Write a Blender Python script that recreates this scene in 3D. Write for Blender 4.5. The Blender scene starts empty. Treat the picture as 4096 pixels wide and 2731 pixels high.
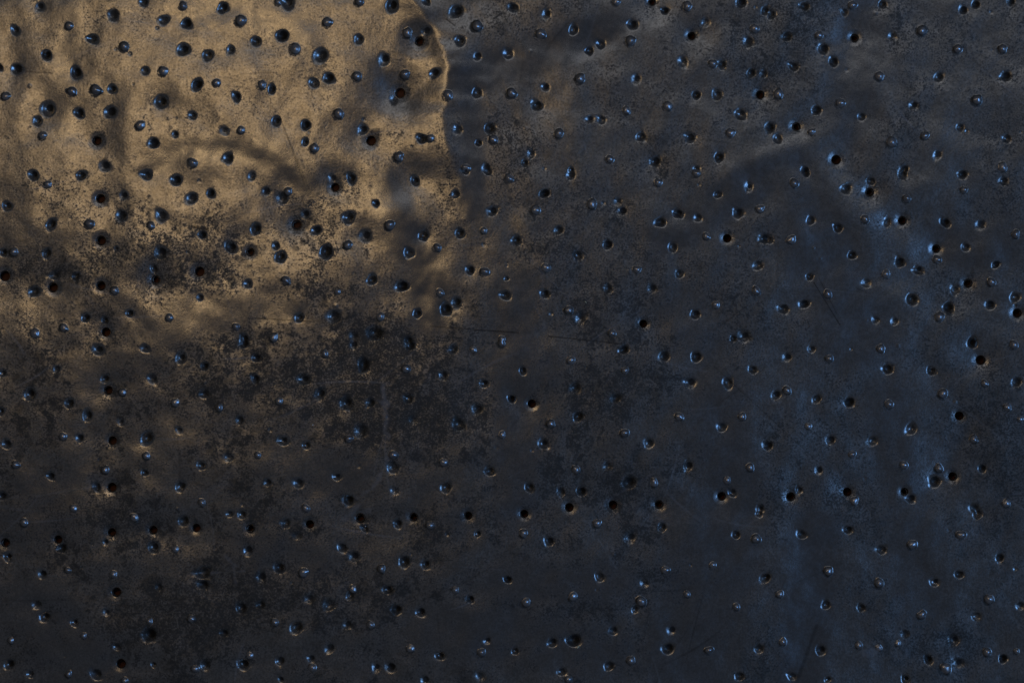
import bpy, math, random
import numpy as np
from mathutils import Vector

# ------------------------------------------------------------------ camera, world, lamps, exposure
S = 1e-4                      # one unit of the layout grid = 0.1 mm of the real sheet
CXP, CYP = 2048.0, 1365.5
def P(px, py, h=0.0):         # layout point -> world; the sheet hangs in the XZ plane and faces -Y
    return Vector(((px-CXP)*S, -h*S, (CYP-py)*S))
scene = bpy.context.scene
col = scene.collection
CAM_D = 1.0
cam = bpy.data.cameras.new('camera'); camo = bpy.data.objects.new('camera', cam); col.objects.link(camo)
camo.location = (0, -CAM_D, 0); camo.rotation_euler = (math.radians(90), 0, 0)
cam.sensor_width = 36; cam.lens = 36/0.4096*CAM_D; cam.clip_start = 0.01; cam.clip_end = 50
scene.camera = camo
w = bpy.data.worlds.new('World'); scene.world = w; w.use_nodes = True
bg = w.node_tree.nodes['Background']; bg.inputs[0].default_value = (0.36, 0.41, 0.51, 1); bg.inputs[1].default_value = 0.088

def area(name, loc, target, size, sizey, power, color):
    l = bpy.data.lights.new(name, 'AREA'); l.shape = 'RECTANGLE'; l.size = size; l.size_y = sizey
    l.energy = power; l.color = color
    o = bpy.data.objects.new(name, l); col.objects.link(o); o.location = loc
    d = Vector(target)-Vector(loc); o.rotation_euler = d.to_track_quat('-Z', 'Y').to_euler()
    return o
area('warm_lamp', (-0.190, -0.60, 0.150), (-0.12, 0, 0.08), 0.15, 0.12, 0.208, (1.0, 0.68, 0.34))
area('window_light', (1.28, -1.12, -0.10), (0.10, 0, -0.02), 0.42, 0.76, 7.4, (0.19, 0.45, 1.0))
area('top_fill_light', (0.06, -1.00, 0.55), (0.0, 0, 0.02), 0.90, 0.30, 0.52, (0.90, 0.93, 1.0))  # unseen fill added to brighten the upper part of the sheet
scene.view_settings.view_transform = 'Standard'; scene.view_settings.look = 'None'
scene.view_settings.exposure = 0; scene.view_settings.gamma = 1

# ------------------------------------------------------------------ layout of the punched marks
# d = pressed in, b = pressed out, h = punched right through; x, y, radius inside each tile
T = {
(0,0): "d362,62,48;d137,280,50;b635,240,40;d1038,140,62;d850,360,55;b1142,430,48;d1320,20,50;b1682,55,42;d1500,185,48;d1712,220,55;d2048,75,55;b2212,190,55;d2351,383,50;d1685,455,60;d1908,510,48;d2115,460,50;d425,508,50;d150,635,62;d695,670,62;d1330,650,48;b1503,655,48;b660,840,46;b882,825,55;d1028,820,50;d1810,780,62;b1990,762,40;d1480,935,65;d2170,890,50;b52,885,42;d432,1000,65;d340,1112,42;d722,1040,48;d1010,1030,62;b1287,1152,45;d1765,1060,45;b392,1245,42;h885,1290,50;d1405,1315,60;d1605,1235,42;d2060,1200,48;b2213,1195,38;b1768,1495,50;d2092,1455,62;d960,1525,60;d-10,620,40",
(0,1): "b205,20,35;d290,25,60;b655,205,48;b950,18,45;d1250,55,65;d1565,20,45;d240,330,65;b362,450,58;d595,515,70;d945,365,52;b1390,305,50;h1500,378,50;d1560,290,50;d1175,545,68;d1840,110,70;b2030,240,55;d2345,70,42;d1875,380,50;d2035,520,45;d2315,490,52;b55,780,45;d145,820,48;d530,765,52;d670,720,58;b928,700,48;b1365,685,50;d1640,675,52;h1322,850,54;d1262,915,45;b1768,875,52;d2030,855,50;b2347,855,50;d185,1115,52;d455,1150,50;b760,1045,50;d980,1190,48;h1055,1290,52;d450,1305,36;b535,1360,46;b1310,1440,50;d1520,1275,50;b1605,1270,38;d1855,1195,48;d2150,1180,52;b2180,1280,42;d2045,1315,35;b1930,1545,45;d2110,1540,50",
(0,2): "d20,70,45;d315,130,52;b265,310,55;d565,268,48;b960,10,42;h1290,10,40;b1615,50,50;d1410,90,42;d1110,220,50;b1090,370,52;d815,400,42;d712,465,45;h1655,322,44;d1780,200,45;b2235,255,45;d2175,380,55;d2110,15,52;d2335,90,40;d1575,565,48;b1850,578,42;d1935,585,40;d2205,665,50;d2320,670,40;b625,720,50;d305,800,45;d230,965,52;d1142,722,48;d1700,868,45;d1890,860,48;h2288,862,46;b1435,970,48;b1055,1010,40;d715,1095,42;d820,1100,52;b430,1225,52;d1190,1255,45;d1640,1260,50;b2015,1215,45;d2110,1045,52;d175,1410,45;d120,1495,40;b900,1460,38;d1320,1480,50;d1910,1440,45;d545,1560,30;d1700,1550,35",
(0,3): "d40,120,45;d345,50,40;b790,35,42;d715,100,42;d1070,25,40;d1810,80,42;d1925,30,45;d2250,10,40;b1430,270,50;b480,315,38;d180,330,45;h812,335,44;d1160,325,45;b1760,440,45;b2170,440,45;d520,440,55;d615,555,52;d245,600,45;b1040,690,45;d1590,695,45;d2200,690,50;b105,855,50;b680,935,48;d460,1005,50;d1355,960,45;b1935,910,50;d875,1065,45;h272,1155,45;d30,1165,50;b410,1200,35;d100,1265,48;b1150,1300,55;b1455,1240,42;d1785,1165,45;d2205,1270,48;h640,1460,50;d1570,1420,48;b2170,1530,50;d350,1560,45;d1270,1550,40",
(1,0): "d305,40,50;b440,125,38;d745,40,42;d1340,35,48;d1615,85,58;h920,255,48;d1130,230,48;d1755,255,68;d1935,210,42;d65,325,50;d1110,415,60;d1480,415,62;b822,485,46;b1385,503,38;d470,495,52;d1858,590,42;h925,640,52;d1065,715,30;b125,745,45;d425,760,55;d1480,750,60;d2120,700,60;h2295,745,46;d30,750,40;h40,965,54;h480,1070,52;d495,960,45;d695,970,40;h925,1055,50;b1050,1100,42;h1425,1000,48;d1410,900,40;h1830,925,52;d2275,1040,40;d1835,1165,38;d310,1110,55;d1190,1310,42;b1555,1345,38;b2165,1430,38;b320,1490,52;b585,1440,42;h970,1480,48;d960,1370,35;d2240,1540,50;d785,1350,45;d2310,50,45;d2345,535,55",
(1,1): "d90,190,50;b290,190,40;d235,250,62;h725,150,46;d700,70,40;d875,70,45;d1460,90,45;d1920,5,35;d2130,10,35;b2325,70,45;d1830,215,42;d1100,300,40;d850,430,60;h370,495,54;d450,400,50;d550,545,52;d1005,600,62;b1225,500,48;d2170,370,50;d1540,595,48;d1875,575,52;b2090,550,35;b1665,705,42;b840,680,42;d1405,755,48;d180,690,42;d225,790,55;d645,745,65;d1965,915,50;b2100,925,45;b275,1005,45;d1065,1000,50;d1340,1060,68;b750,1110,32;b1690,1120,42;d2290,1145,48;d2300,990,25;d1745,1270,52;d1840,1210,50;d1480,1310,45;b1140,1340,45;d395,1350,42;d715,1340,62;d1090,1490,65;b160,1530,45;d900,1520,50;d1400,1560,45;b2260,1545,35",
(1,2): "d540,40,45;b1700,15,42;d300,210,52;b1345,105,40;d2180,145,48;d1895,215,45;b215,360,48;b735,305,52;d975,280,40;d1015,370,48;d1530,390,45;d1365,470,48;d1710,430,42;b2285,345,42;d2085,385,50;d430,545,48;d40,640,48;d610,780,50;d880,680,52;b1790,600,35;h1982,617,44;d2325,620,50;d1480,700,52;d2265,870,60;b310,890,48;b1150,905,42;d1545,945,48;d300,1130,50;d885,1080,48;d1290,1080,50;b2250,1100,45;b1880,1230,40;d1690,1315,50;b520,1280,42;d630,1350,55;h1208,1403,42;b920,1490,42;d2140,1520,60;d2040,1540,35",
(1,3): "d360,15,40;d1250,25,50;d1805,30,50;b250,110,45;d735,160,52;d960,90,45;h950,190,46;b1290,250,42;b1815,170,38;d405,450,45;d655,520,45;b905,440,40;d1110,470,40;h1252,452,46;d1650,470,50;d1970,495,52;b2290,580,45;b220,630,45;d20,620,40;h1568,710,44;d1835,700,50;b1575,810,42;d790,770,45;d1230,835,45;d1400,910,50;b1100,945,45;d920,1030,50;d2110,860,45;d395,970,42;b560,1130,45;h1860,1030,46;b2070,1020,42;d1740,1090,45;d1345,1180,52;d345,1220,50;d150,1270,58;d1005,1370,45;d1180,1380,45;b1595,1340,50;d1680,1260,50;d2060,1230,50;d2290,1160,45;h2310,1305,48;d1900,1568,45;d2180,90,45",
(2,0): "d900,75,55;d1330,65,42;d1660,150,50;d2235,20,55;d20,290,45;d520,255,42;d1880,225,40;h988,447,48;d960,340,40;b1120,465,40;d1395,345,55;d270,480,55;d635,565,45;b1605,560,42;b2010,605,42;d1875,480,52;d2340,340,45;d5,640,35;d800,680,60;d1100,740,38;d2200,720,42;h1025,910,46;b575,870,42;d725,885,42;d1345,890,58;b1340,1050,38;d1640,815,35;d55,940,45;d2095,1065,55;d1845,1140,40;b140,1130,42;d460,1235,40;b960,1180,42;d1325,1205,35;h1020,1340,50;d880,1335,42;d1655,1330,50;b1850,1480,40;b670,1530,38;d10,1420,45",
(2,1): "d895,30,45;d1415,40,50;d1810,70,50;b1995,75,32;b2255,15,38;d5,150,40;b630,110,38;d990,215,60;b1375,250,42;d1720,310,42;d2095,385,48;d440,350,55;b210,545,42;d590,480,55;d830,570,60;d1050,560,42;d2345,520,40;d2030,620,48;d1440,720,45;d965,820,80;b850,890,42;b2260,855,38;d1860,760,65;b15,1040,35;d250,910,50;d460,950,40;b1260,1040,45;d1255,1160,60;b1720,1110,40;d2145,1190,45;d105,1295,40;d385,1300,52;d740,1240,42;d1745,1340,50;d1270,1370,45;d845,1460,60;b455,1530,40;d1400,520,45",
(2,2): "d1030,75,48;d1400,140,50;d1700,140,60;b540,170,42;d100,270,45;b1040,265,38;d2220,260,45;d580,430,50;d1640,380,52;d1990,380,55;h182,570,44;d5,530,38;d955,520,45;b2120,690,42;b355,755,45;d610,690,52;b1540,690,42;d290,940,50;b1035,840,42;d1260,935,50;d1935,785,48;b590,1180,45;d880,1145,45;d1625,1145,48;b2195,1160,42;d2345,950,40;d160,1340,45;d450,1380,48;d640,1380,48;d1075,1300,65;b1310,1300,45;b1985,1280,40;h1935,1425,46;d2030,1390,52;h527,1525,46;h930,1505,48;h1355,1500,46;d2290,1540,45",
(2,3): "d185,145,45;d415,70,40;b575,155,42;b1050,65,42;d1900,15,50;b2275,30,45;h1975,170,50;d1120,250,48;d1525,270,45;b185,450,42;d85,490,45;d460,530,50;d765,560,50;b1130,575,48;b1625,480,48;b2010,385,35;d2300,375,50;b2215,605,40;h1780,685,46;d1335,805,55;b2335,715,30;b385,780,35;d590,905,52;d980,920,50;b790,1040,38;b1910,900,42;d15,960,45;b1270,1140,42;d480,1190,48;b1595,1170,45;h1722,1245,46;d1555,1290,58;d1990,1170,45;h222,1430,48;d300,1370,45;h748,1388,46;b815,1470,42;h1275,1385,42;d1335,1450,48;b2210,1490,42;d1920,1540,50",
(3,0): "b215,95,42;h40,280,48;b1230,50,42;h1018,185,46;h1397,165,46;d1680,80,58;h1795,145,44;h2295,150,46;d2105,15,35;d2215,20,50;d65,410,42;h525,250,44;d560,330,52;d960,275,38;d1405,325,55;b1605,340,35;d2270,350,60;b615,530,32;b1035,570,42;h1060,735,50;d380,570,50;d1450,690,42;d1860,560,65;d2210,880,65;d330,850,50;d400,960,50;d970,920,42;d675,1015,42;b1365,1000,35;b760,1135,35;b90,1180,35;d1360,1130,78;d1060,1240,40;h1100,1395,50;b1785,1440,38;b2290,1320,38;d1880,1410,55;d865,1490,60;d75,1400,50;b620,1490,35;d265,1490,45;d2050,1110,40;b1750,980,40;d1400,1400,30;d2230,1400,60;b1135,1550,35;d1860,665,55",
(3,1): "d270,100,52;h490,110,44;h955,55,52;h1445,45,46;h1947,30,44;d1300,105,45;b1595,120,42;d2035,195,38;d375,215,45;d995,150,40;d790,330,45;d895,410,60;b430,555,48;b1150,520,45;d1360,460,55;d1555,480,45;d210,510,52;b885,710,40;d40,600,60;d860,770,40;d490,790,52;d670,850,60;d1210,710,45;b1830,715,38;d1965,800,45;d2310,620,45;d1290,895,52;d1510,920,55;d35,850,45;b170,1010,42;b1050,1035,42;d835,1035,48;d370,1060,70;b1415,1255,40;d670,1250,65;d1690,1320,55;b2070,1290,45;b515,1430,45;d500,1345,35;d215,1370,50;d1100,1430,48;d1230,1430,62;d2055,1510,50;d1550,1550,50;d2120,1180,40;d220,1540,35",
(3,2): "h112,15,44;b105,195,42;b785,105,45;d340,270,55;d1090,235,60;d1385,140,45;d2065,210,45;b2250,250,48;d2280,20,40;b1415,535,45;b1850,490,38;d2330,620,45;d810,600,50;b560,780,45;b130,830,48;b1190,825,52;b1615,760,35;b2070,875,38;d1220,660,40;d1135,900,40;d935,1095,48;d1470,1090,48;d370,1200,52;d570,1180,70;d1440,1260,55;d30,1280,35;d895,1420,52;b1095,1370,48;b1815,1275,42;d2280,1265,50;b520,1540,35;d460,1470,45;d2100,1520,50",
(3,3): "d325,210,45;d755,170,50;d1065,350,50;b1345,305,48;b1795,215,48;b570,550,48;b1040,660,48;d2150,430,48;d1780,580,42;d1555,650,45;b120,760,40;d5,600,38;d550,860,50;d875,890,42;b2055,810,50;b1435,955,48;d1945,970,45;d2340,870,45;d1280,1130,50;b855,1235,40;d505,1280,50;b1040,1260,35;b150,1200,42;d1735,1190,55;b2040,1300,45;b2310,1290,30;d2190,1360,50;d1500,1370,45;d1770,1400,60;b1660,1450,60;d235,1520,50;d1290,1550,45;d570,1550,35;d1950,20,45;b1215,1220,30",
}
K = 1024/2351.0
marks = []
for (r, c), s in T.items():
    for it in s.split(';'):
        k = it[0]; x, y, rr = (float(v) for v in it[1:].split(','))
        marks.append((k, c*1024+x*K, r*683+y*K, rr*K))
rng = random.Random(11)
# the sheet runs on past the picture: a few more marks of the same kinds round its edges
for i in range(330):
    x = rng.uniform(-560, 4656); y = rng.uniform(-560, 3291)
    if -40 < x < 4136 and -40 < y < 2771: continue
    marks.append((rng.choice('dddbb'), x, y, rng.uniform(16, 24)))

# ------------------------------------------------------------------ the heights of the sheet (numpy)
X0, X1, Y0, Y1, STEP = -620, 4716, -620, 3351, 3.0
xs = np.arange(X0, X1+STEP, STEP); ys = np.arange(Y0, Y1+STEP, STEP)
# coarser cells beyond the picture
def coarse(a, lo, hi):
    inner = a[(a >= lo) & (a <= hi)]
    left = np.arange(inner[0]-9, a[0]-9, -9)[::-1]; right = np.arange(inner[-1]+9, a[-1]+9, 9)
    return np.concatenate([left, inner, right])
xs = coarse(xs, -60, 4156); ys = coarse(ys, -60, 2791)
GX, GY = np.meshgrid(xs, ys)
NXn, NYn = len(xs), len(ys)
H = np.zeros_like(GX)

def gnoise(gx, gy, scale, seed):                # smooth gradient noise on a turned grid
    r = np.random.RandomState(seed); t = seed*1.37+0.4
    x = gx*math.cos(t)-gy*math.sin(t); y = gx*math.sin(t)+gy*math.cos(t)
    u = (x+9000)/scale; v = (y+9000)/scale
    iu = np.floor(u).astype(np.int32); iv = np.floor(v).astype(np.int32)
    g = r.rand(256, 256)*2*math.pi; gc, gs = np.cos(g), np.sin(g)
    fu = u-iu; fv = v-iv
    def dot(a, b):
        ia, ib = (iv+b) & 255, (iu+a) & 255
        return gc[ia, ib]*(fu-a)+gs[ia, ib]*(fv-b)
    n00, n10, n01, n11 = dot(0, 0), dot(1, 0), dot(0, 1), dot(1, 1)
    su = fu*fu*fu*(fu*(fu*6-15)+10); sv = fv*fv*fv*(fv*(fv*6-15)+10)
    a = n00*(1-su)+n10*su; b = n01*(1-su)+n11*su
    return (a*(1-sv)+b*sv)*1.6
def vnoise(gx, gy, scale, seed):
    return 0.75*gnoise(gx, gy, scale, seed)+0.35*gnoise(gx, gy, scale*.53, seed+50)
def sstep(a, b, x):
    t = np.clip((x-a)/(b-a), 0, 1); return t*t*(3-2*t)
def window(cx, cy, R):
    i0, i1 = np.searchsorted(xs, [cx-R, cx+R]); j0, j1 = np.searchsorted(ys, [cy-R, cy+R])
    return slice(j0, j1), slice(i0, i1)

# the whole sheet bows away to the right and a little towards the foot
def macro(x, y):
    sp = lambda t, w_: w_*np.logaddexp(0, t/w_)
    return -0.026*sp(x-1790, 90)+0.075*sp(x-3720, 110)-0.016*sp(y-1250, 220)
H += macro(GX, GY)
# gentle waves of a hand beaten sheet
H += gnoise(GX, GY, 560, 1)*5 + gnoise(GX, GY, 300, 2)*2.2 + gnoise(GX, GY, 160, 3)*2.8 + gnoise(GX, GY, 80, 4)*1.2 + gnoise(GX, GY, 40, 5)*0.25
W = 4096/2352.0
# broad dents / swellings: x, y, half lengths, angle, height (in picture-overview units)
LOW = [
 (925,205,80,72,0,-12),(965,88,56,48,0,-7),(372,235,46,46,0,-5),(445,262,44,42,0,-5),(110,245,44,52,0,-6),(250,255,50,46,0,-2.5),
 (945,415,58,52,10,-10),(640,260,70,50,0,-2),(680,515,80,56,0,-7),(840,545,56,42,0,-6),(640,450,56,42,0,-3),(850,320,50,44,0,-4),
 (385,378,58,24,-38,-3),(480,346,75,25,-2,-3),(585,366,62,26,28,-3),(665,412,50,28,45,-2.5),(900,520,60,90,20,5),(1175,130,200,50,-18,-5),
 (975,640,34,90,0,-4),(1740,400,150,50,-28,2),(1900,500,120,60,40,-5),(1990,480,50,40,50,5),(1905,385,40,40,40,4),
 (2085,690,44,34,40,5),(2320,700,44,50,0,5),(2150,700,80,90,0,-6),(1860,1420,50,160,5,-5),(1760,1350,50,180,8,3),
 (2170,1530,40,34,0,9),(2250,1490,90,50,0,-7),(2080,1110,34,50,0,5),(2160,1090,50,60,0,-5),
 (1960,170,60,190,5,-4),(2050,330,70,150,0,2),(1230,270,40,46,0,-2),(2200,1380,40,60,0,3),
]
for x, y, a, b, ang, h in LOW:
    x *= W; y *= W; a *= W; b *= W; t = math.radians(ang)
    dx = GX-x; dy = GY-y; u = dx*math.cos(t)+dy*math.sin(t); v = -dx*math.sin(t)+dy*math.cos(t)
    H += h*(1.1 if x < 1060*W and y < 640*W else 0.82)*np.exp(-(u/a)**2-(v/b)**2)
# the creased edge that runs down the sheet near its middle
ey = np.array([-700,-80,0,60,130,180,250,330,400,480,560,640,720,820,3400])
ex = np.array([1640,1600,1622,1700,1758,1775,1790,1806,1780,1768,1778,1790,1840,1870,1900])
yy = np.arange(-900, 3700, 4.0); es = np.interp(yy, ey, ex); kk = np.exp(-(np.arange(-60, 61)/22.0)**2); kk /= kk.sum()
XS = np.interp(GY, yy, np.convolve(np.pad(es, 60, 'edge'), kk, 'valid'))
XE = XS + gnoise(GY, GY*0+40, 34, 9)*16 + gnoise(GY, GY*0+90, 12, 10)*8
fade = sstep(1000, 560, GY)
d = GX-XS+gnoise(GY, GY*0+40, 60, 9)*14
dl = np.sqrt(d*d+14**2)-14
H += fade*21*np.exp(-dl/np.where(d < 0, 115, 135))
# shallow gutters along the rows of holes
holes = [(x, y, r*.9) for k, x, y, r in marks if k == 'h']
for x, y, r in holes:
    sl = window(x, y, 420); dx = GX[sl]-x; dy = GY[sl]-y
    rr = np.sqrt(dx*dx+dy*dy)
    H[sl] += -((5 if y > 1900 or x < 500 else 9)+3*math.sin(x*.7+y))*np.exp(-(rr/(95+20*math.sin(x)))**2)
# the marks
mr = random.Random(5)
for k, x, y, r in marks:
    if k == 'h':
        R = r*1.9; sl = window(x, y, R); dd = np.sqrt((GX[sl]-x)**2+(GY[sl]-y)**2)
        s = np.clip(dd/R, 0, 1); H[sl] -= 5*(1-s*s)**2
        continue
    el = mr.uniform(0.84, 1.16); ang = mr.uniform(0, math.pi); ca, sa = math.cos(ang), math.sin(ang)
    R = r*(mr.uniform(1.02, 1.36) if k == 'd' else mr.uniform(.85, 1.0))
    sl = window(x, y, R*3.1); dx = GX[sl]-x; dy = GY[sl]-y
    u = (dx*ca+dy*sa)/el; v = (-dx*sa+dy*ca)*el
    th = np.arctan2(v, u)
    q = np.sqrt(u*u+v*v)*(1+mr.uniform(0, .12)*np.sin(3*th+mr.uniform(0, 6))+mr.uniform(0, .10)*np.sin(2*th+mr.uniform(0, 6))+mr.uniform(0, .07)*np.sin(5*th+mr.uniform(0, 6)))/R
    s = np.clip(q, 0, 1)
    if k == 'd':
        wr = r*mr.uniform(2.4, 4.5); sw = window(x, y, wr*2.6)
        H[sw] -= mr.uniform(.3, 2.8)*np.exp(-((GX[sw]-x)**2+(GY[sw]-y)**2)/wr**2)   # the metal drawn in around it
        D = r*mr.choice((.30, .45, .55, .65, .80))*mr.uniform(.85, 1.15); e = mr.uniform(1.9, 2.6); f = mr.uniform(.42, .65)
        ox, oy = mr.uniform(-.10, .10), mr.uniform(-.12, .05)
        q2 = np.sqrt((u/R-ox)**2+(v/R-oy)**2)
        H[sl] -= D*f*(1-s**2)**2                                   # the drawn-in shoulder
        H[sl] -= D*(1-f)*(1-np.clip(q2/.74, 0, 1)**e)**1.6         # the punched pit
        H[sl] -= D*mr.uniform(.0,.14)*np.exp(-(q/mr.uniform(1.0, 1.4))**2)*np.clip(1-(q/2.6)**2, 0, 1)**2
    else:
        D = r*mr.uniform(0.48, 0.84)
        H[sl] += D*(1-s**1.7)**mr.uniform(1.15, 1.5)*(1-.10*np.exp(-(q/.3)**2))
        H[sl] += D*.12*np.sin(3.1*u/R+mr.uniform(0, 6))*np.sin(2.7*v/R+mr.uniform(0, 6))*(1-s)
for i in range(150):            # tiny pricks and pits
    x = mr.uniform(-200, 4300); y = mr.uniform(-200, 2900); r = mr.uniform(5, 12)
    sl = window(x, y, r*1.2); s = np.clip(np.sqrt((GX[sl]-x)**2+(GY[sl]-y)**2)/r, 0, 1); H[sl] -= mr.uniform(-.15, .3)*r*(1-s*s)**2

# ------------------------------------------------------------------ maps of surface marks and painted shade carried by the sheet's points
def segd(x1, y1, x2, y2):
    x1 *= W; y1 *= W; x2 *= W; y2 *= W
    ux, uy = x2-x1, y2-y1; L2 = ux*ux+uy*uy+1e-6
    t = np.clip(((GX-x1)*ux+(GY-y1)*uy)/L2, 0, 1)
    return np.sqrt((GX-x1-t*ux)**2+(GY-y1-t*uy)**2)
gr0 = random.Random(77)
wob = vnoise(GX, GY, 90, 21)*0.5+vnoise(GX, GY, 40, 22)*0.3+vnoise(GX, GY, 18, 23)*0.2
# rubbed, smooth bands
dj = GX-XE
smooth = 0.35*fade*sstep(-12, 14, dj)*sstep(150, 20, dj+wob*80)
for x1, y1, x2, y2, ww, st in [
 (1050,190,1400,70,52,1),(1085,200,1085,480,36,.8),(345,385,420,350,30,.6),(420,350,560,345,30,.6),(560,345,640,385,30,.6),(610,340,700,420,34,.7),(890,440,940,570,55,.8),
 (980,600,985,720,50,1),(1180,660,1190,1180,56,.8),(1530,540,1830,370,56,1),(1830,360,1930,560,60,.8),(1860,520,1980,760,100,.9),
 (1980,60,1960,260,66,.9),(160,0,150,300,30,.4),(450,725,650,705,50,.7),(820,1080,700,1100,50,.6),(120,1150,60,1180,90,.7),
 (1650,1200,1580,1500,120,.8),(1880,1230,1840,1568,70,1),(1000,1440,1400,1500,70,.7),(1150,1340,1420,1340,50,.8),(1640,900,1700,1180,80,.8),
 (560,1260,700,1290,60,.7),(80,1400,200,1568,100,.7),(2180,560,2300,560,60,.7),(2040,900,2080,1200,60,.6),(2100,1230,2130,1400,70,.6),
 (1450,20,1600,40,60,.5),(1000,1130,1050,1190,50,.4),(1560,700,1620,780,60,.6),(420,20,700,60,40,.4),(1260,840,1260,1000,40,.5),(300,830,420,740,60,.5)]:
    dd = segd(x1, y1, x2, y2)/(ww*W)+wob*0.35
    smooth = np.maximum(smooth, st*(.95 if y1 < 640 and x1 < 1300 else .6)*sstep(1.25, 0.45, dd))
# clouds of black speckled tarnish
tar_shade = 0.36+0.26*vnoise(GX, GY, 260, 31)+0.14*vnoise(GX, GY, 110, 32)
for x, y, a, b, st in [
 (250,600,220,40,.25),(90,630,120,35,.3),(400,640,150,30,.4),(480,560,110,70,.25),(690,500,70,60,.5),(650,420,60,40,.3),(120,60,90,90,.3),
 (1150,370,90,110,.45),(1160,300,60,60,.4),(1760,150,100,110,.6),(1690,40,280,40,.5),(1270,575,80,24,.6),(1300,480,100,80,.3),
 (850,860,210,110,.65),(980,960,190,90,.65),(830,990,60,60,.5),(560,860,150,110,.45),(1350,900,110,120,.5),(1490,890,110,70,.45),(1400,710,160,90,.35),
 (1660,650,110,90,.4),(1560,780,180,40,.35),(600,1250,150,60,.5),(420,1440,190,90,.7),(130,1190,160,70,.55),(340,1190,100,50,.5),(560,1330,160,80,.5),
 (720,1360,130,90,.5),(1420,1110,160,60,.5),(1130,1190,140,90,.45),(1500,1330,140,70,.45),(1330,1400,90,60,.4),(1400,1480,120,40,.4),(1940,1160,110,60,.5),(1930,1020,90,90,.4),
 (2140,1480,130,60,.55),(2240,980,110,140,.35),(2300,1100,80,150,.35),(870,780,120,60,.5),(740,670,120,24,.5),(1480,720,90,60,.35),(1750,1000,60,60,.2),
 (330,560,110,60,.4),(1330,620,120,90,.3),(1640,480,60,60,.3),(2320,420,60,140,.4),(1770,1110,100,60,.3),(380,920,70,50,.3),(90,920,110,60,.3),(700,150,90,60,.3),(1130,60,80,80,.25),(600,780,170,30,.3),
 (1870,60,50,60,.3),(2200,60,120,60,.3),(960,1240,60,60,.3),(1500,1250,60,40,.3),(200,1300,90,40,.3),(1260,1100,60,50,.3),(1790,1540,40,60,.3)]:
    dd = np.sqrt(((GX-x*W)/(a*W))**2+((GY-y*W)/(b*W))**2)+wob*0.55
    tar_shade = tar_shade+(st*(1.0 if y > 560 else .62))*sstep(1.45, 0.1, dd)*(1-tar_shade)
# pale scuffs
pale = np.zeros_like(GX)
for x1, y1, x2, y2, ww, st in [
 (880,885,884,925,5,.8),(884,925,886,955,9,.9),(886,955,884,985,5,.7),(882,990,893,1003,5,.6),(893,1048,870,1100,6,.8),(870,1100,855,1120,8,.8),
 (855,1120,820,1145,5,.6),(820,1160,790,1195,6,.6),(845,1175,832,1180,5,.5),(440,1318,560,1312,2.2,.6),(535,1305,540,1338,6,.6),(515,1275,540,1300,3,.5),
 (80,1140,230,1115,1.6,.5),(0,1150,40,1140,1.6,.4),(1015,560,1180,530,1.6,.35),(1020,565,1200,560,1.4,.3),(1225,700,1250,740,3,.35),(1245,620,1250,760,4,.35),
 (1995,1505,2010,1500,7,.7),(2010,1500,2030,1490,3,.6),(2088,1500,2088,1510,4,.6),(2290,1590,2300,1560,4,.4),(1375,1240,1420,1310,2,.4),(1300,1200,1380,1280,1.5,.3),
 (1040,1300,1160,1310,1.6,.35),(420,1180,520,1110,10,.25),(200,680,215,700,3,.35),(225,705,235,712,3,.4),(345,880,352,900,4,.3),(1715,1280,1745,1270,7,.35),
 (1490,768,1600,740,8,.2),(1440,1170,1560,1200,10,.15),(1185,780,1260,830,16,.2),(210,1100,250,1110,14,.25),(1480,240,1600,245,1,.2),(1850,330,1800,345,1.2,.3),(1760,430,1800,425,1.2,.3),
 (150,340,100,420,12,.2),(620,140,730,200,1,.2),(640,1190,720,1160,14,.2)]:
    dd = segd(x1, y1, x2, y2)/(ww*W)+wob*0.5
    pale = np.maximum(pale, st*.45*sstep(1.7, 0.2, dd+wob*1.8))
# long dark scratches
scr = np.zeros_like(GX)
for x1, y1, x2, y2, ww, st in [
 (588,731,715,738,1.1,.8),(990,749,1090,757,1.0,.7),(1090,757,1190,764,1.3,.9),(1260,772,1430,790,1.4,.8),(1872,648,1932,745,1.0,.8),(1885,640,1925,720,.8,.5),
 (640,260,700,425,1.3,.5),(655,300,712,440,1,.4),(630,100,620,260,1,.3),(1025,45,1045,60,1.2,.9),(1640,760,1720,700,1.4,.5),(1755,520,1630,600,1,.4),
 (560,300,556,420,1,.3),(60,165,120,168,1.2,.6),(1390,1110,1600,1080,.9,.3),(1640,840,1880,1060,1.0,.4),(1130,1240,1290,1175,1,.35),(250,1150,255,1520,2.5,.22),
 (735,535,810,540,1,.3),(440,520,475,526,2.6,.9),(1100,320,1040,300,1,.3),(1880,1440,1835,1568,3,.4),(1700,560,1560,650,1,.3),(300,395,340,380,1.2,.5),(1500,630,1545,600,1,.2)]:
    dd = segd(x1, y1, x2, y2)/(ww*W)+wob*0.8
    scr = np.maximum(scr, st*sstep(1.8, 0.5, dd))

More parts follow.
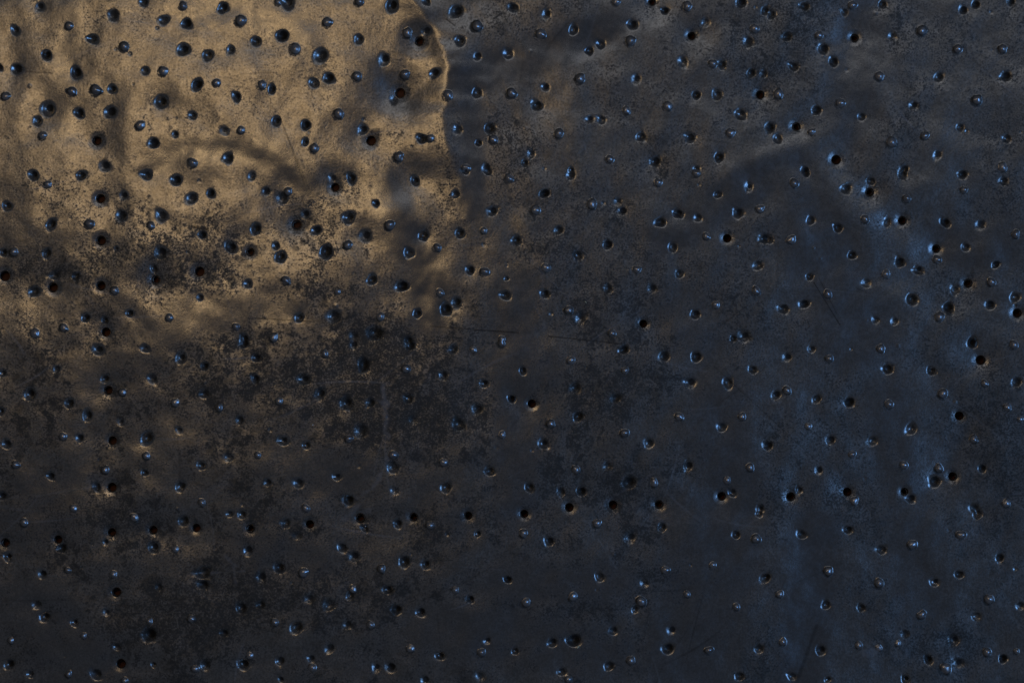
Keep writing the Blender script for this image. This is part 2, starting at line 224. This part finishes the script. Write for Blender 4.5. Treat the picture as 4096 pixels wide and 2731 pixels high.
blot = sstep(.02, .50, vnoise(GX, GY, 95, 41)+.5*vnoise(GX, GY, 34, 42))
dull = sstep(1050, 1600, GY)*sstep(3300, 2300, GX)
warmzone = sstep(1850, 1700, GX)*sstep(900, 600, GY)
tar_shade = tar_shade*(1-.42*warmzone)+blot*(.04+.46*dull)*np.clip(tar_shade*1.6, 0, 1)
for i in range(170):            # faint random scuffs of use
    x1 = gr0.uniform(-100, 4200); y1 = gr0.uniform(-100, 2800); a = gr0.choice((0, 0, 1.57, .6, 2.4, 2.0))+gr0.gauss(0, .25); Ls = gr0.uniform(40, 420)
    x2 = x1+Ls*math.cos(a); y2 = y1+Ls*math.sin(a); bow = gr0.uniform(-.06, .06)*Ls
    sl = (window(0, (y1+y2)/2, abs(y2-y1)/2+30)[0], window((x1+x2)/2, 0, abs(x2-x1)/2+30)[1])
    gx, gy = GX[sl], GY[sl]; t = np.clip(((gx-x1)*math.cos(a)+(gy-y1)*math.sin(a))/Ls, 0, 1)
    off = bow*4*t*(1-t); px_ = x1+t*(x2-x1)-math.sin(a)*off; py_ = y1+t*(y2-y1)+math.cos(a)*off
    dd = np.sqrt((gx-px_)**2+(gy-py_)**2)/gr0.uniform(2.0, 4.5)+wob[sl]*.8
    v_ = gr0.uniform(.12, .42)*sstep(1.6, .4, dd)*np.sin(t*math.pi)**.5
    if gr0.random() < .45: pale[sl] = np.maximum(pale[sl], v_*.8)
    else: scr[sl] = np.maximum(scr[sl], v_)
tar_shade = np.minimum(tar_shade, .84)*(1-0.75*smooth)
gr = random.Random(8)
for k, x, y, r in marks:        # grime and painted shade in the pressed-in marks, painted shade beside the holes; raised marks are rubbed clean
    ox, oy, R = {'b': (0, 0, r*1.35), 'd': (.22*r, -.15*r, r*gr.uniform(.70, .98)), 'h': (12, -16, r*2.3)}[k]  # shifted up and right to paint the shaded side of dimples and holes
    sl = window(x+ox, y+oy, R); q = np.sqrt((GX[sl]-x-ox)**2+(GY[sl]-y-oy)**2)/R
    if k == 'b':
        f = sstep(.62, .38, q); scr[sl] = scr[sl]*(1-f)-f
        qf = np.sqrt((GX[sl]-x+.2*r)**2+(GY[sl]-y-.2*r)**2)/r  # shaded side of the bump painted dark at its lower-left foot
        tar_shade[sl] = np.maximum(tar_shade[sl], gr.uniform(.7, .9)*sstep(1.25, .95, qf+.15*wob[sl]))*(1-f)
    else:
        tar_shade[sl] = np.maximum(tar_shade[sl], (gr.uniform(.35, .6) if k == 'h' else gr.choice((.80, .90, .93, .97, 1.0)))*sstep(1.0, 0.5, q+0.25*wob[sl]))
tar_shade = np.clip(tar_shade, 0, 1)
# ------------------------------------------------------------------ materials
def nodes(name):
    m = bpy.data.materials.new(name); m.use_nodes = True
    return m, m.node_tree, m.node_tree.nodes['Principled BSDF']
def N(nt, t, **kw):
    n = nt.nodes.new(t)
    for k, v in kw.items(): setattr(n, k, v)
    return n
def math_(nt, op, a, b=None, clamp=False):
    n = N(nt, 'ShaderNodeMath', operation=op, use_clamp=clamp)
    for i, v in enumerate((a, b)):
        if v is None: continue
        if isinstance(v, (int, float)): n.inputs[i].default_value = v
        else: nt.links.new(v, n.inputs[i])
    return n.outputs[0]
def noise(nt, vec, scale, detail=2, rough=.5):
    n = N(nt, 'ShaderNodeTexNoise'); n.inputs['Scale'].default_value = scale; n.inputs['Detail'].default_value = detail
    n.inputs['Roughness'].default_value = rough; nt.links.new(vec, n.inputs['Vector']); return n.outputs['Fac']
def maprange(nt, v, a, b, c, d_, smooth_=True):
    n = N(nt, 'ShaderNodeMapRange', interpolation_type='SMOOTHSTEP' if smooth_ else 'LINEAR')
    for i, q in enumerate((v, a, b, c, d_)):
        if isinstance(q, (int, float)): n.inputs[i].default_value = q
        else: nt.links.new(q, n.inputs[i])
    return n.outputs[0]
def mixc(nt, f, a, b):
    n = N(nt, 'ShaderNodeMix', data_type='RGBA')
    for i, q in ((0, f), (6, a), (7, b)):
        if isinstance(q, (int, float)): n.inputs[i].default_value = q
        elif isinstance(q, tuple): n.inputs[i].default_value = (*q, 1)
        else: nt.links.new(q, n.inputs[i])
    return n.outputs[2]
def scaled(nt, vec, s):
    m = N(nt, 'ShaderNodeMapping'); m.inputs['Scale'].default_value = s; nt.links.new(vec, m.inputs['Vector']); return m.outputs[0]

mat, nt, bs = nodes('tarnished_metal')
tc = N(nt, 'ShaderNodeTexCoord').outputs['Object']
at = N(nt, 'ShaderNodeAttribute', attribute_name='wear_shade'); sep = N(nt, 'ShaderNodeSeparateColor'); nt.links.new(at.outputs['Color'], sep.inputs[0])
TAR_SHADE, SMO, PAL, SCR = sep.outputs[0], sep.outputs[1], sep.outputs[2], at.outputs['Alpha']  # first channel: tarnish and grime, plus shade painted at the marks
fine = noise(nt, tc, 1300, 3, .62)                       # specks under a millimetre across
fine2 = noise(nt, tc, 520, 4, .6)
mid = noise(nt, tc, 160, 3, .6)
brx = noise(nt, scaled(nt, tc, (1, 1, .09)), 900, 2)      # faint rolling lines, up and down and across
bry = noise(nt, scaled(nt, tc, (.09, 1, 1)), 900, 2)
sp = math_(nt, 'ADD', math_(nt, 'MULTIPLY', fine, .55), math_(nt, 'ADD', math_(nt, 'MULTIPLY', fine2, .35), math_(nt, 'MULTIPLY', mid, .10)))
mot = noise(nt, tc, 230, 9, .74)
mthr = math_(nt, 'SUBTRACT', .66, math_(nt, 'MULTIPLY', TAR_SHADE, .26))
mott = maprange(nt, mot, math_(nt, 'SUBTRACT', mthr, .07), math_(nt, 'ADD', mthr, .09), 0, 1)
mott = math_(nt, 'MULTIPLY', mott, math_(nt, 'MINIMUM', math_(nt, 'MULTIPLY', TAR_SHADE, 2.0), .9))
thr = math_(nt, 'SUBTRACT', .63, math_(nt, 'MULTIPLY', TAR_SHADE, .22))
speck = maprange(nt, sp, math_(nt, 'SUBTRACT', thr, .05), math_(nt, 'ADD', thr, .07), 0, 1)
speck = math_(nt, 'MULTIPLY', speck, math_(nt, 'MINIMUM', math_(nt, 'MULTIPLY', TAR_SHADE, 2.6), 1))
base = mixc(nt, maprange(nt, mid, .3, .7, 0, 1), (.30, .285, .265), (.37, .355, .335))
base = mixc(nt, math_(nt, 'MULTIPLY', maprange(nt, fine, .38, .62, 0, 1), .62), base, (.17, .158, .14))
base = mixc(nt, math_(nt, 'MULTIPLY', maprange(nt, math_(nt, 'ADD', brx, bry), .85, 1.2, 0, 1), .22), base, (.22, .21, .20))
base = mixc(nt, math_(nt, 'MULTIPLY', mott, .72), base, (.060, .058, .050))
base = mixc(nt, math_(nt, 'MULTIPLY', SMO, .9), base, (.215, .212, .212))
base = mixc(nt, math_(nt, 'MULTIPLY', speck, .80), base, (.035, .033, .028))
base = mixc(nt, math_(nt, 'MULTIPLY', PAL, .75), base, (.36, .35, .36))
base = mixc(nt, math_(nt, 'MULTIPLY', SCR, .8, True), base, (.03, .028, .025))
POL = math_(nt, 'MULTIPLY', SCR, -1, True)
base = mixc(nt, math_(nt, 'MULTIPLY', POL, .75), base, (.54, .52, .52))
PIT_GRIME_SHADE = maprange(nt, TAR_SHADE, .86, .98, 0, 1)  # darkest pit floors: grime together with painted shade
base = mixc(nt, math_(nt, 'MULTIPLY', PIT_GRIME_SHADE, .8), base, (.020, .019, .018))
nt.links.new(base, bs.inputs['Base Color'])
rough = math_(nt, 'ADD', .305, math_(nt, 'MULTIPLY', math_(nt, 'SUBTRACT', fine2, .5), .16))
rough = math_(nt, 'SUBTRACT', rough, math_(nt, 'MULTIPLY', SMO, .05))
rough = math_(nt, 'ADD', rough, math_(nt, 'MULTIPLY', math_(nt, 'ADD', speck, math_(nt, 'ADD', PIT_GRIME_SHADE, mott)), .14), True)
rough = math_(nt, 'ADD', rough, math_(nt, 'MULTIPLY', POL, .05))
nt.links.new(rough, bs.inputs['Roughness'])
met = math_(nt, 'SUBTRACT', .88, math_(nt, 'ADD', math_(nt, 'MULTIPLY', math_(nt, 'MAXIMUM', speck, PIT_GRIME_SHADE), .35), math_(nt, 'MULTIPLY', PAL, .55)), True)
nt.links.new(met, bs.inputs['Metallic'])
bp = N(nt, 'ShaderNodeBump'); bp.inputs['Strength'].default_value = .55; bp.inputs['Distance'].default_value = 0.00016
hh = math_(nt, 'ADD', math_(nt, 'MULTIPLY', fine, .5), math_(nt, 'ADD', math_(nt, 'MULTIPLY', fine2, .7), math_(nt, 'MULTIPLY', math_(nt, 'ADD', brx, bry), .12)))
hh = math_(nt, 'MULTIPLY', hh, math_(nt, 'SUBTRACT', 1.0, math_(nt, 'MULTIPLY', SMO, .8)))
nt.links.new(hh, bp.inputs['Height']); nt.links.new(bp.outputs[0], bs.inputs['Normal'])

rim_m, rnt, rb = nodes('torn_metal_rim')
rtc = N(rnt, 'ShaderNodeTexCoord').outputs['Object']
rn = noise(rnt, rtc, 900, 3)
rnt.links.new(mixc(rnt, rn, (.30, .26, .22), (.10, .08, .06)), rb.inputs['Base Color'])
rb.inputs['Metallic'].default_value = .85; rb.inputs['Roughness'].default_value = .34

bk_m, bnt, bb = nodes('rust_brown_board')
btc = N(bnt, 'ShaderNodeTexCoord').outputs['Object']
bnn = noise(bnt, btc, 240, 5, .65)
bnt.links.new(mixc(bnt, bnn, (.17, .055, .028), (.05, .022, .015)), bb.inputs['Base Color'])
bb.inputs['Roughness'].default_value = .75

# ------------------------------------------------------------------ the sheet mesh, pierced at every hole
keep = np.ones_like(GX, bool)
for x, y, r in holes:
    sl = window(x, y, r+8); dx = GX[sl]-x; dy = GY[sl]-y; dd = np.sqrt(dx*dx+dy*dy)+1e-6
    ring = (dd < r) & (dd >= r-3.4)
    f = np.where(ring, r/dd, 1)
    GX[sl] = x+dx*f; GY[sl] = y+dy*f
    k_ = keep[sl]; k_[dd < r-3.4] = False; keep[sl] = k_
idx = -np.ones(GX.size, np.int64); kf = keep.ravel(); idx[kf] = np.arange(kf.sum())
co = np.stack([(GX.ravel()-CXP)*S, -H.ravel()*S, (CYP-GY.ravel())*S], 1)[kf].astype(np.float32)
I = np.arange(NXn*NYn).reshape(NYn, NXn)
q = np.stack([I[:-1, :-1], I[1:, :-1], I[1:, 1:], I[:-1, 1:]], -1).reshape(-1, 4)
q = idx[q]; q = q[(q >= 0).all(1)]
me = bpy.data.meshes.new('metal_sheet')
me.vertices.add(len(co)); me.vertices.foreach_set('co', co.ravel())
me.loops.add(q.size); me.loops.foreach_set('vertex_index', q.ravel().astype(np.int32))
me.polygons.add(len(q)); me.polygons.foreach_set('loop_start', (np.arange(len(q))*4).astype(np.int32))
me.update(calc_edges=True)
me.polygons.foreach_set('use_smooth', np.ones(len(q), bool))
wa = me.attributes.new('wear_shade', 'FLOAT_COLOR', 'POINT')
wa.data.foreach_set('color', np.stack([tar_shade.ravel()[kf], smooth.ravel()[kf], pale.ravel()[kf], scr.ravel()[kf]], 1).astype(np.float32).ravel())
me.materials.append(mat)
sheet = bpy.data.objects.new('metal_sheet', None); col.objects.link(sheet)
plate = bpy.data.objects.new('plate', me); col.objects.link(plate); plate.parent = sheet
sheet['label'] = 'tarnished grey metal sheet covered in punched dimples, raised bumps and rows of round holes'
sheet['category'] = 'metal sheet'

# torn lips of the holes: each a part of the sheet
def hgt(x, y):
    i = min(max(np.searchsorted(xs, x), 0), NXn-1); j = min(max(np.searchsorted(ys, y), 0), NYn-1)
    return H[j, i]
hr = random.Random(3)
for x, y, r in holes:
    n = 56; prof = [(0.8, 0.3), (0.0, 0.4), (-1.2, -1.5), (-1.6, -7), (-2.6, -11), (-4.4, -12.0), (-5.2, -13.4), (-4.6, -15.5), (-2, -17)]
    vs, fs = [], []
    a1, a2 = hr.uniform(0, 6), hr.uniform(0, 6); cut = hr.uniform(0, 6)
    lean = hr.uniform(.5, 1.5)
    for i in range(n):
        a = 2*math.pi*i/n; base_h = hgt(x+(r+3)*math.cos(a), y+(r+3)*math.sin(a))
        wv = 1+.22*math.sin(2*a+a1)+.12*math.sin(5*a+a2)
        for j, (dr, dz) in enumerate(prof):
            k = wv if j > 2 else 1
            rr = r+dr*(1 if j < 3 else k*lean)
            vs.append(P(x+rr*math.cos(a), y+rr*math.sin(a), base_h+dz*(k if j > 2 else 1)))
    m_ = len(prof)
    for i in range(n):
        for j in range(m_-1):
            a, b = i*m_+j, ((i+1) % n)*m_+j
            fs.append((a, b, b+1, a+1))
    rm = bpy.data.meshes.new('hole_rim'); c = P(x, y, hgt(x+r+3, y))
    rm.from_pydata([v-c for v in vs], [], fs); rm.polygons.foreach_set('use_smooth', [True]*len(fs)); rm.materials.append(rim_m)
    o = bpy.data.objects.new('hole_rim', rm); o.location = c; col.objects.link(o); o.parent = sheet

# the board behind, seen only through the holes; it follows the bow of the sheet
bxs = np.linspace(X0, X1, 90); bys = np.linspace(Y0, Y1, 70)
vs = [P(x, y, float(macro(x, y))-56-dz) for dz in (0, 110) for y in bys for x in bxs]
nb, mb = len(bxs), len(bys); L = nb*mb; fs = []
for j in range(mb-1):
    for i in range(nb-1):
        a = j*nb+i; fs.append((a, a+nb, a+nb+1, a+1)); fs.append((L+a, L+a+1, L+a+nb+1, L+a+nb))
rimv = [i for i in range(nb)]+[j*nb+nb-1 for j in range(1, mb)]+[(mb-1)*nb+i for i in range(nb-2, -1, -1)]+[j*nb for j in range(mb-2, 0, -1)]
for a, b in zip(rimv, rimv[1:]+rimv[:1]): fs.append((a, b, b+L, a+L))
bm_ = bpy.data.meshes.new('backing_board'); bm_.from_pydata(vs, [], fs); bm_.materials.append(bk_m)
bo = bpy.data.objects.new('backing_board', bm_); col.objects.link(bo)
bo['label'] = 'dark rust brown board behind the metal sheet, glimpsed through its holes'; bo['category'] = 'board'

# loose crumbs lying on the metal
ch_m, cnt, cb = nodes('pale_chip')
cn = noise(cnt, N(cnt, 'ShaderNodeTexCoord').outputs['Object'], 2500, 2)
cnt.links.new(mixc(cnt, cn, (.62, .58, .36), (.45, .42, .28)), cb.inputs['Base Color']); cb.inputs['Roughness'].default_value = .7
wh_m, wnt, wb = nodes('white_dust')
wn = noise(wnt, N(wnt, 'ShaderNodeTexCoord').outputs['Object'], 2500, 2)
wnt.links.new(mixc(wnt, wn, (.8, .8, .78), (.6, .6, .58)), wb.inputs['Base Color']); wb.inputs['Roughness'].default_value = .7
def crumb(name, x, y, L, Wd, ang, m, label, cat, group=None):
    rr = random.Random(int(x)); vs = []; n = 9
    for lay, (sc, hh_) in enumerate(((1, 0), (.9, 2.2), (.5, 3.4))):
        for i in range(n):
            a = 2*math.pi*i/n; k = sc*rr.uniform(.7, 1.15)
            u, v = L*.5*k*math.cos(a), Wd*.5*k*math.sin(a)
            vs.append(Vector(((u*math.cos(ang)-v*math.sin(ang))*S, -hh_*S, (u*math.sin(ang)+v*math.cos(ang))*S)))
    fs = [tuple(range(n))[::-1], tuple(range(2*n, 3*n))]
    for l in range(2):
        for i in range(n): fs.append((l*n+i, l*n+(i+1) % n, (l+1)*n+(i+1) % n, (l+1)*n+i))
    b = bpy.data.meshes.new(name); b.from_pydata(vs, [], fs); b.materials.append(m)
    o = bpy.data.objects.new(name, b); o.location = P(x, y, hgt(x, y)-0.3); col.objects.link(o)
    o['label'] = label; o['category'] = cat
    if group: o['group'] = group
crumb('paint_chip', 2313, 2591, 15, 8, .8, ch_m, 'tiny yellowish chip near the bottom edge, below a wide dark dent', 'chip')
crumb('paint_chip', 2343, 1208, 12, 5, -.7, ch_m, 'tiny yellowish sliver near the middle, in dark speckled tarnish', 'chip')
crumb('dust_speck', 1250, 1699, 6, 6, 0, wh_m, 'white dust grain left of the pale vertical smear', 'dust speck')
crumb('dust_speck', 1460, 2106, 6, 5, 0, wh_m, 'white dust grain just below a hole in the lower row', 'dust speck')
